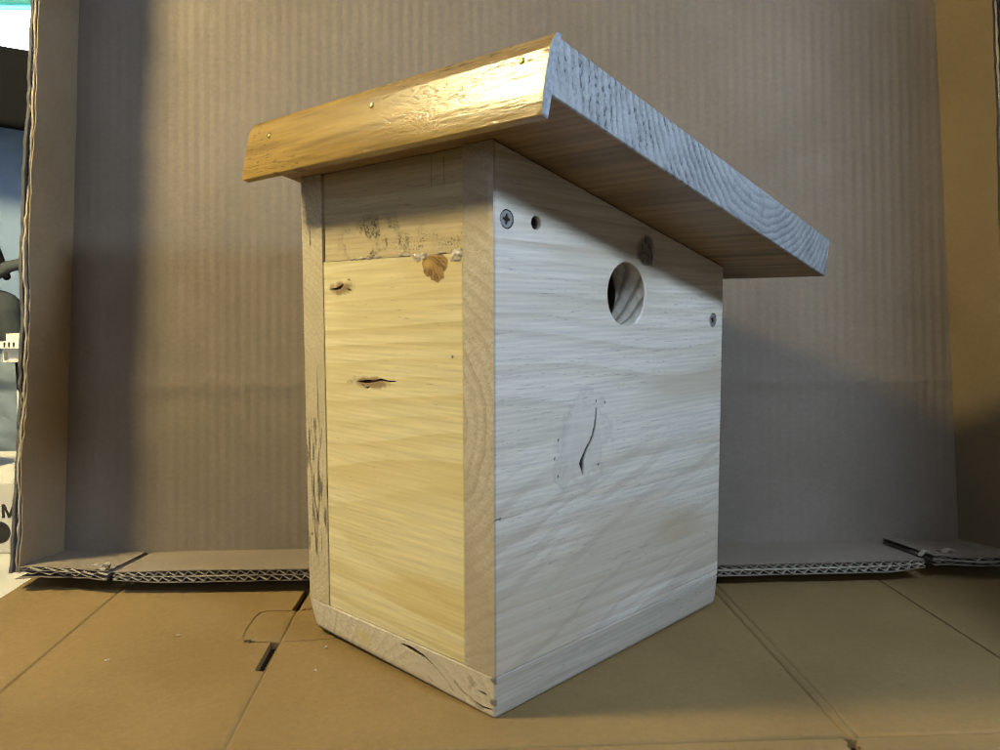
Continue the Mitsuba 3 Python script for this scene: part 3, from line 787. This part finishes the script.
# white plug with three slots, its cable and sleeve
plug = thing('white_plug', 'small white slotted plug hanging beside the left edge of the tray', 'plug')
pb = rbox((-0.4385, 0.440, 0.130), (-0.4180, 0.458, 0.143), 0.0008, 8) + rbox((-0.4345, 0.440, 0.143), (-0.4180, 0.458, 0.157), 0.0008, 8)
pb = pb + hull([(-0.4420, 0.436, 0.1435), (-0.4180, 0.436, 0.1435), (-0.4180, 0.445, 0.1435), (-0.4420, 0.445, 0.1435), (-0.4385, 0.438, 0.1500), (-0.4180, 0.438, 0.1500), (-0.4180, 0.445, 0.150), (-0.4385, 0.445, 0.150)])
pb = pb - rbox((-0.4370, 0.430, 0.1320), (-0.4150, 0.446, 0.1410), 0.0006, 8)
add(plug + '__body', mikit.ply(tm(pb), 'white_plastic', smooth=30))
for k in range(3):
    add(plug + '__slot', mikit.ply(tm(rbox((-0.4345 + 0.0042 * k, 0.4355, 0.1445), (-0.4336 + 0.0042 * k, 0.4375, 0.1490), 0.0002, 6)), 'grey_cloth'))
cable = thing('cable', 'black cable with a pale sleeve hanging under the white plug', 'cable')
add(cable + '__cord', mikit.ply(tm(tube([(-0.4290, 0.450, 0.1310), (-0.4292, 0.451, 0.1050)], 0.0030)), 'dark_plastic', smooth=30))
add(cable + '__sleeve', mikit.ply(tm(tube([(-0.4300, 0.451, 0.1020), (-0.4310, 0.451, 0.0700), (-0.432, 0.451, 0.03)], [0.0022, 0.0024, 0.0020])), 'white_plastic', smooth=30))
# crumpled grey-blue film
g = trimesh.creation.box((0.30, 0.004, 0.17))
for _ in range(5):
    g = g.subdivide()
v = np.asarray(g.vertices)
v = v + np.stack([0 * v[:, 0], 0.030 * (meshkit.fbm(v * 26 + 3, 4, 2) - 0.5), 0 * v[:, 0]], -1)
g.vertices = v + [-0.53, 0.535, 0.075]
add('plastic_film', mikit.ply(g, 'grey_film', smooth=True), 'crumpled grey blue plastic sheet behind the tray at the left', 'plastic sheet')
add('brown_handle', mikit.ply(tm(tube([(-0.425, 0.345, 0.095), (-0.410, 0.345, 0.072), (-0.4085, 0.345, 0.055), (-0.414, 0.345, 0.024), (-0.418, 0.345, 0.004)], [0.010, 0.0125, 0.0115, 0.008, 0.007], 24)), 'brown_plastic', smooth=30),
    'dark brown rounded handle at the left edge above the white carton', 'handle')
# white carton with black print
carton = thing('white_carton', 'white printed carton on the table at the lower left edge', 'carton')
add(carton + '__body', mikit.ply(tm(rbox((-0.56, 0.279, -0.0044), (-0.325, 0.42, 0.0500), 0.0012, 8)), 'carton_white', smooth=30))
letter = meshkit.text_mesh('M', 0.0098, 0.0004, bold=True)
letter.apply_transform(trimesh.transformations.rotation_matrix(math.pi / 2, [1, 0, 0]))
letter.apply_translation([-letter.bounds[1][0] - 0.3475, 0.2790, 0.0235])
add(carton + '__lettering', mikit.ply(letter, 'black_ink'))
dot = m3.Manifold.cylinder(0.0004, 0.0085, 0.0085, 32).rotate((90, 0, 0)).translate((-0.3610, 0.2790, 0.0120))
add(carton + '__printed_mark', mikit.ply(tm(dot), 'black_ink'))
# right: glass cabinet edge
cab = thing('blue_cabinet', 'bluish cabinet with a dark frame beyond the upper right edge of the tray', 'cabinet')
add(cab + '__door', mikit.ply(tm(rbox((0.545, 0.50, 0.18), (0.85, 0.53, 0.62), 0.003)), 'grey_film', smooth=30))
add(cab + '__frame', mikit.ply(tm(rbox((0.470, 0.47, 0.18), (0.5430, 0.53, 0.62), 0.003)), 'dark_plastic', smooth=30))
add(cab + '__rail', mikit.ply(tm(rbox((0.5440, 0.49, 0.425), (0.85, 0.499, 0.445), 0.002)), 'dark_plastic', smooth=30))
